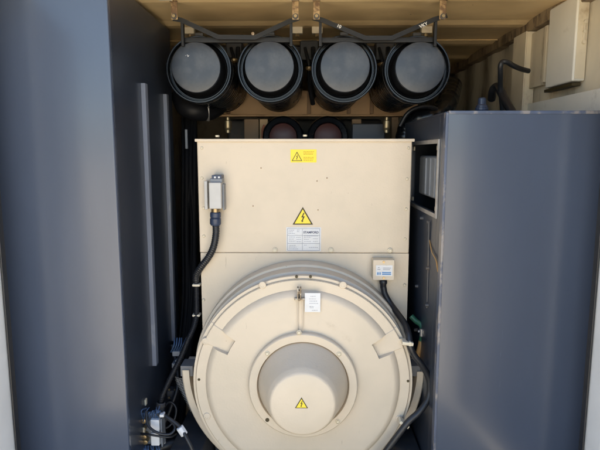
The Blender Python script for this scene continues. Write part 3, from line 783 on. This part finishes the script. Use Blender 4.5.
# hoses
def obj_cable(name, lab, cat, pts, r, mat, rib=0, ribp=.012, group=None):
    m = MB(); m.tube([P(*p) for p in pts], r, 14, rib, ribp); return tag(m.build(name, mat, sharp=60), lab, cat, group)
obj_cable('hose', 'thin black hose looping out of the right wall in front of the cream channel', 'hose',
          [(528.5, 71, 2.76), (521, 69, 2.72), (513, 65.5, 2.68), (507, 62, 2.66), (502.5, 62, 2.66), (500.5, 66, 2.66), (500.5, 75, 2.68), (500.5, 88, 2.72), (502, 105, 2.75), (503, 116, 2.76)], .0125, M['black'])
obj_cable('hose', 'thick black hose bending down behind the top of the right cabinet', 'hose',
          [(491.5, 99, 2.9), (493, 90, 2.84), (497.5, 86.5, 2.8), (501, 92, 2.75), (506, 102, 2.68), (513, 114, 2.6), (518, 124, 2.55)], .021, M['black'])
p = P(481.5, 112, 2.5)
m = MB(); m.lathe([(.028, 0), (.028, .02), (.031, .022), (.031, .032), (.027, .034), (.030, .038), (.030, .048), (.026, .05), (.026, .058), (.019, .064), (.018, .09), (.012, .095), (0, .095)], (p.x, p.y, ztR + .004), (0, 0, 1), 14)
tag(m.build('cable_gland', M['bluegland'], sharp=25), 'dark blue ribbed cable gland standing on top of the right cabinet', 'cable gland')

# ------------------------------------------------------------------ behind the alternator
def duct(px, py, lab, lip):
    t = thing('air_inlet', lab, 'air inlet', tuple(P(px, py, 3.2)), 'round air inlets behind the alternator')
    p = P(px, py, 3.15); q = S(px, py, 3.15)
    m = MB(); m.lathe([(19 * q, 0), (20.5 * q, .01), (21 * q, .03), (19.5 * q, .05), (19.5 * q, .35)], p, (0, 1, 0), 64); 
    m.lathe([(19 * q, 0), (14.5 * q, .012), (14.2 * q, .05)], p, (0, 1, 0), 64); m.build('rubber_ring', M['blackgloss'], t)
    m = MB(); m.lathe([(14.3 * q, .045), (13.5 * q, .0), (9 * q, -.012), (0, -.016)], p, (0, 1, 0), 64); m.build('red_core', M['red'], t)
duct(283, 137, 'left round black air inlet with dull red core behind the alternator top', 0)
duct(328, 137, 'right round black air inlet with dull red core behind the alternator top', 0)
eng = thing('engine', 'dark diesel engine mostly hidden in the shade behind the alternator', 'engine', (0, 3.4, FZ))
m = MB(); m.box((-.50, 3.45, FZ + .2), (.48, 5.0, CAMZ + .02), .03)
m.box((-.60, 3.9, CAMZ - .1), (.55, 5.0, CAMZ + .24), .03); m.build('engine_block', M['darkgrey'], eng, wn=True)
m = MB(); a = P(244, 119, 3.3); b = P(259, 146, 3.3); m.box((a.x, 3.3, b.z), (b.x, 3.33, a.z), .004); m.build('brown_bracket', M['brown'], eng, wn=True)
m = MB(); a = P(259.5, 119, 3.28); b = P(268, 146, 3.28); m.box((a.x, 3.28, b.z), (b.x, 3.30, a.z), .004); m.build('brown_bracket', M['tan'], eng, wn=True)
m = MB(); a = P(352, 119, 3.3); b = P(361, 146, 3.3); m.box((a.x, 3.3, b.z), (b.x, 3.33, a.z), .004); a = P(392, 117, 3.3); b = P(398, 146, 3.3); m.box((a.x, 3.3, b.z), (b.x, 3.33, a.z), .004); m.build('brown_bracket', M['brown'], eng, wn=True, each=True)
m = MB(); m.tube([P(262.5, 138, 3.2), P(262.5, 130, 3.2), P(264.5, 125, 3.2)], .007, 8); m.build('copper_pipe', M['copper'], eng)
m = MB(); m.box(tuple(P(352, 146, 3.1)), tuple(P(384, 124, 3.16)), .01); m.build('filter_head', M['darkgrey'], eng, wn=True)
for px in (228, 386.5):
    m = MB(); p = P(px, 131, 3.0); m.lathe([(.006, .09), (.012, .085), (.012, .07), (.020, .066), (.022, .03), (.020, .02), (.016, .015), (.016, 0), (0, 0)], p - Vector((0, 0, .01)), (0, 0, 1), 20)
    m.build('brass_sensor', M['brass'], eng)
m = MB()
for (x0, y0, x1, y1, d) in ((226, 44, 244, 58, 3.25), (300, 44, 318, 60, 3.3), (376, 44, 392, 60, 3.3)):
    m.box(tuple(P(x0, y1, d)), tuple(P(x1, y0, d + .12)), .01)
m.build('shade_clutter', M['darkgrey'], eng, wn=True, each=True)  # dark boxes filling in for shadow and vague hardware between the filters
m = MB()
for k, (xa, xb) in enumerate(((231, 236), (238, 233), (305, 309), (313, 310), (379, 383), (388, 384))):
    m.tube([P(xa, 48, 3.15), P((xa + xb) / 2 + 2, 66, 3.1), P(xb, 84, 3.2), P(xb + 3, 104, 3.3)], .010 + .004 * (k % 2), 10)
m.build('breather_hose', M['black'], eng, sharp=60, each=True)
m = MB()
for x, y in ((234, 62), (235, 72), (309, 70), (382, 66), (384, 76)):
    p = P(x, y, 3.05); m.lathe([(.018, 0), (.021, .004), (.021, .014), (.018, .018)], p, (0, 0, 1), 18)
m.build('hose_clip', M['brass'], eng, each=True)
m = MB(); m.box(tuple(P(214, 47, 3.6)), tuple(P(400, 60, 3.68)), .01); m.build('shade_bar', M['darkgrey'], eng, wn=True)  # dark bar added for the shade and hardware behind the filters
# elbow pipe to the left and right under the outer filters
t = thing('intake_hose', 'fat dark grey intake elbow under the leftmost air filter', 'hose', tuple(P(195, 108, 3.1)), 'intake elbows under the outer filters')
m = MB(); m.tube([P(180, 95, 3.1), P(186, 107, 3.05), P(197, 111, 3.05), P(212, 110, 3.15), P(224, 100, 3.3)], .055, 24); m.build('elbow', M['dullblack'], t, sharp=60)
m = MB()
a = P(206, 110.5, 3.1); m.lathe([(.059, 0), (.062, .003), (.062, .017), (.059, .02)], a, (1, .2, 0), 40); m.build('hose_clamp', M['steel'], t)
t = thing('intake_hose', 'fat black intake elbow under the rightmost air filter beside the right cabinet', 'hose', tuple(P(430, 105, 3.1)), 'intake elbows under the outer filters')
m = MB(); m.tube([P(452, 86, 3.3), P(447, 103, 3.1), P(436, 115, 3.05), P(420, 119, 3.05), P(408, 128, 3.1), P(404, 150, 3.1)], .058, 24, rib=.04, ribp=.05); m.build('elbow', M['blackgloss'], t, sharp=60)
m = MB(); m.tube([P(400, 126, 3.0), P(408, 113, 2.98), P(420, 107, 2.98), P(434, 108, 3.0), P(446, 118, 3.05)], .012, 10); m.build('small_hose', M['black'], t, sharp=60)
# black harness and dark stuff, left gap
t = thing('wiring_harness', 'bundle of dark wiring and pipes in the gap between left cabinet and alternator', 'wiring', tuple(P(188, 200, 3.1)))
m = MB()
for i in range(7):
    x0 = 183 + i * 1.9; z_ = random.uniform(-3, 3)
    m.tube([P(x0, 118, 3.2), P(x0 + z_, 170, 3.1), P(x0 - z_, 230, 3.1), P(x0 + z_ * .5, 300, 3.0), P(x0 - 6, 360, 2.9), P(x0 - 14, 430, 2.8)], random.uniform(.008, .02), 10)
m.build('harness_tube', M['pitch'], t, sharp=60, each=True)
m = MB(); a = P(186, 140, 3.0); m.box((a.x - .006, 3.0, a.z - .05), (a.x + .008, 3.02, a.z + .06), .003); m.build('tag_plate', M['midgrey'], t, wn=True)

# ------------------------------------------------------------------ bottom left : terminal block, wires, plugs
tb = thing('terminal_block', 'light grey terminal block with coloured wires at the bottom left beside the cabinet', 'terminal block', tuple(P(155, 440, 2.270)))
m = MB()
for (x0, y0, x1, y1) in ((150, 420, 159.5, 432), (150.5, 433.5, 159.5, 446)):
    a = P(x0, y0, 2.250); b = P(x1, y1, 2.250); m.box((a.x, 2.250, b.z), (b.x, 2.310, a.z), .004)
m.build('terminal_cover', M['paper'], tb, wn=True, each=True)
m = MB(); a = P(141, 417, 2.275); b = P(163, 449, 2.275); m.box((a.x, 2.315, b.z), (b.x, 2.330, a.z), .003)
a = P(160.3, 419, 2.260); b = P(162.7, 447, 2.260); m.box((a.x, 2.260, b.z), (b.x, 2.314, a.z), .002); m.build('mounting_plate', M['midgrey'], tb, wn=True)
m = MB()
for x, y in ((144.5, 420), (145, 436), (146, 441), (144, 428)):
    p = P(x, y, 2.290); m.cyl((p.x, 2.314, p.z), (p.x, 2.275, p.z), .012, seg=14, bev=.002)
m.build('terminal_stud', M['brass'], tb, each=True)
m = MB()
for i in range(12):
    x = 141 + i * 1.6; p0 = P(x, 422 + random.uniform(-3, 5), 2.290); m.tube([p0, P(x + random.uniform(-3, 3), 414 + random.uniform(-3, 2), 2.260), P(x + random.uniform(0, 8), 410 + random.uniform(-4, 4), 2.290)], .003, 6)
for i in range(7):
    x = 143 + i * 2.6; m.tube([P(x, 446, 2.290), P(x + random.uniform(-2, 2), 452, 2.270), P(x + 2, 462, 2.290)], .0045, 6)
m.build('wire', M['navywire'], tb, each=True)
for nm, lab, pts, r in (
    ('cable', 'thin black cable looping round the terminal block at the bottom left', [(146, 411, 2.250), (148, 425, 2.220), (158, 433, 2.200), (170, 434, 2.210), (175, 427, 2.230), (168, 419, 2.250), (157, 414, 2.260)], .006),
    ('cable', 'black cable with a white marker sleeve running down to the lower left of the bell', [(161, 413, 2.260), (170, 419, 2.240), (180, 427, 2.220), (186, 437, 2.200), (191, 447, 2.190), (196, 460, 2.190)], .0085),
    ('cable', 'thin black cable crossing from the cabinet to the terminal block', [(136, 433, 2.270), (146, 434, 2.230), (158, 436, 2.220), (170, 437, 2.230), (176, 434, 2.270)], .005)):
    if 'sleeve' in lab:
        t = thing(nm, lab, 'cable', tuple(P(182, 430, 2.220)))
        cable(pts, r, 'cable_sheath', M['black'], parent=t)
        a = P(179.5, 427, 2.215); b = P(184.5, 434.5, 2.215); m = MB(); m.cyl(a, b, .0175, seg=8, bev=.003); m.build('marker_sleeve', M['paper'], t)
        a = P(162, 414.5, 2.250); m = MB(); m.box((a.x - .008, 2.235, a.z - .007), (a.x + .012, 2.265, a.z + .007), .003); m.build('tie', M['paper'], t, wn=True)
    else: obj_cable(nm, lab, 'cable', pts, r, M['black'])
t = thing('plug_connector', 'grey and navy multi pin plugs left of the ledge of the alternator', 'connector', tuple(P(175, 355, 2.55)))
m = MB()
for x, y, w, h in ((176, 354, 8, 5), (178, 362, 6, 4), (174, 366, 5, 5)):
    a = P(x - w / 2, y - h / 2, 2.52); b = P(x + w / 2, y + h / 2, 2.52); m.box((a.x, 2.52, b.z), (b.x, 2.58, a.z), .004)
m.build('plug_body', M['midgrey'], t, wn=True, each=True)
m = MB()
for i in range(5):
    x = 171 + i * 2.3; m.tube([P(x, 352, 2.54), P(x + 3, 345, 2.52), P(x + random.uniform(2, 9), 338, 2.55)], .0035, 6)
m.build('wire', M['navywire'], t, each=True)
m = MB(); p = P(183.5, 365, 2.42); m.lathe([(.012, 0), (.014, .01), (.012, .03), (.006, .036), (0, .036)], p - Vector((0, 0, .02)), (.3, 0, 1), 14); m.build('clip', M['cream'], t)
t = thing('base_frame', 'dark steel skid rails in shadow under the alternator', 'base frame', (0, 2.6, FZ))
m = MB(); m.box((-.66, 2.30, FZ + .001), (-.50, 4.8, FZ + .30), .01); m.box((.42, 2.30, FZ + .001), (.54, 4.8, FZ + .30), .01); m.box((-.49, 2.55, FZ + .002), (.41, 2.7, FZ + .2), .01)
m.build('skid_rail', M['darkgrey'], t, wn=True, each=True)
obj_cable('cable', 'fat black power cables low in the gap below the terminal block', 'cable', [(150, 452, 2.42), (170, 444, 2.45), (190, 443, 2.5), (205, 452, 2.55), (220, 480, 2.6)], .028, M['black'])
for lab, pts, r, rb in (('ribbed dark conduit curving along the bottom edge under the bell', [(150, 462, 2.5), (168, 448, 2.48), (184, 441, 2.5), (200, 445, 2.52), (214, 462, 2.55)], .024, .07),
    ('thin black cable drooping from the conduit end behind the terminal block', [(163, 408, 2.42), (170, 402, 2.46), (176, 408, 2.46), (174, 420, 2.44), (166, 428, 2.42), (158, 424, 2.42)], .006, 0),
    ('black cable rising behind the collar into the dark gap', [(150, 446, 2.5), (162, 428, 2.52), (172, 404, 2.56), (178, 384, 2.6), (176, 362, 2.66), (172, 345, 2.7)], .011, 0)):
    obj_cable('cable', lab, 'cable', pts, r, M['black'], rib=rb)
t = thing('bracket_box', 'small dark iron junction fitting with brass screws behind the terminal block', 'fitting', tuple(P(172, 395, 2.6)))
m = MB(); m.box(tuple(P(167, 400, 2.60)), tuple(P(178, 386, 2.66)), .006); m.build('fitting_body', M['darkgrey'], t, wn=True)
m = MB()
for x, y in ((169.5, 389), (175.5, 389), (169.5, 397), (175.5, 397)):
    p = P(x, y, 2.6); m.cyl((p.x, 2.602, p.z), (p.x, 2.590, p.z), .006, seg=10)
m.build('screw', M['brass'], t, each=True)
t = thing('fuel_tank', 'dark brown steel tank in the shadow low between the left cabinet and the bell', 'tank', tuple(P(185, 430, 2.9)))
m = MB(); m.box((-.72, 2.85, FZ + .001), (-.52, 3.6, P(185, 400, 2.85).z), .02); m.build('tank_shell', M['brown'], t, wn=True)

# green valve on right
gv = thing('green_valve', 'green hose fitting with steel tap and amber hose beside the right cabinet', 'valve', tuple(P(420, 325, 2.42)))
m = MB(); m.tube([P(411, 316, 2.46), P(416, 321, 2.45), P(421, 325, 2.43), P(422.5, 331, 2.42), P(421.5, 341, 2.42)], .013, 14); m.build('green_elbow', M['green'], gv, sharp=60)
m = MB(); p = P(424, 331, 2.39); m.cyl(P(418, 331.5, 2.40), P(428, 330, 2.40), .006, seg=12); m.cyl(p, p + Vector((0, -.02, 0)), .011, seg=8)
m.cyl(P(421.5, 329, 2.39), P(421.5, 336, 2.39), .009, seg=12); m.build('tap', M['steel'], gv)
m = MB(); m.tube([P(421.5, 341, 2.42), P(420, 348, 2.42), P(418, 356, 2.43), P(419, 372, 2.46)], .014, 14); m.build('amber_hose', M['amber'], gv, sharp=60)

# ------------------------------------------------------------------ light
w = bpy.data.worlds.new('World'); scn.world = w; w.use_nodes = True
nt = w.node_tree; bg = nt.nodes['Background']; sky = nt.nodes.new('ShaderNodeTexSky'); sky.sky_type = 'NISHITA'; sky.sun_disc = False
EL, AZ = R(64), R(20)     # sun high behind the container
sky.sun_elevation = EL; sky.sun_rotation = AZ; sky.air_density = 1.0; sky.dust_density = 1.0
nt.links.new(sky.outputs[0], bg.inputs[0]); bg.inputs[1].default_value = .12
sd = bpy.data.lights.new('sun', 'SUN'); sd.energy = 5; sd.angle = R(.5); sd.color = (1, .95, .87)
so = bpy.data.objects.new('sun', sd); COL.objects.link(so)
dirv = Vector((math.sin(AZ) * math.cos(EL), math.cos(AZ) * math.cos(EL), math.sin(EL)))
so.rotation_euler = dirv.to_track_quat('Z', 'Y').to_euler(); so.location = (0, 0, 10)
scn.view_settings.view_transform = 'Standard'; scn.view_settings.look = 'None'; scn.view_settings.exposure = 2.1; scn.view_settings.gamma = 1
scn.render.engine = 'CYCLES'
scn.cycles.max_bounces = 10; scn.cycles.diffuse_bounces = 6
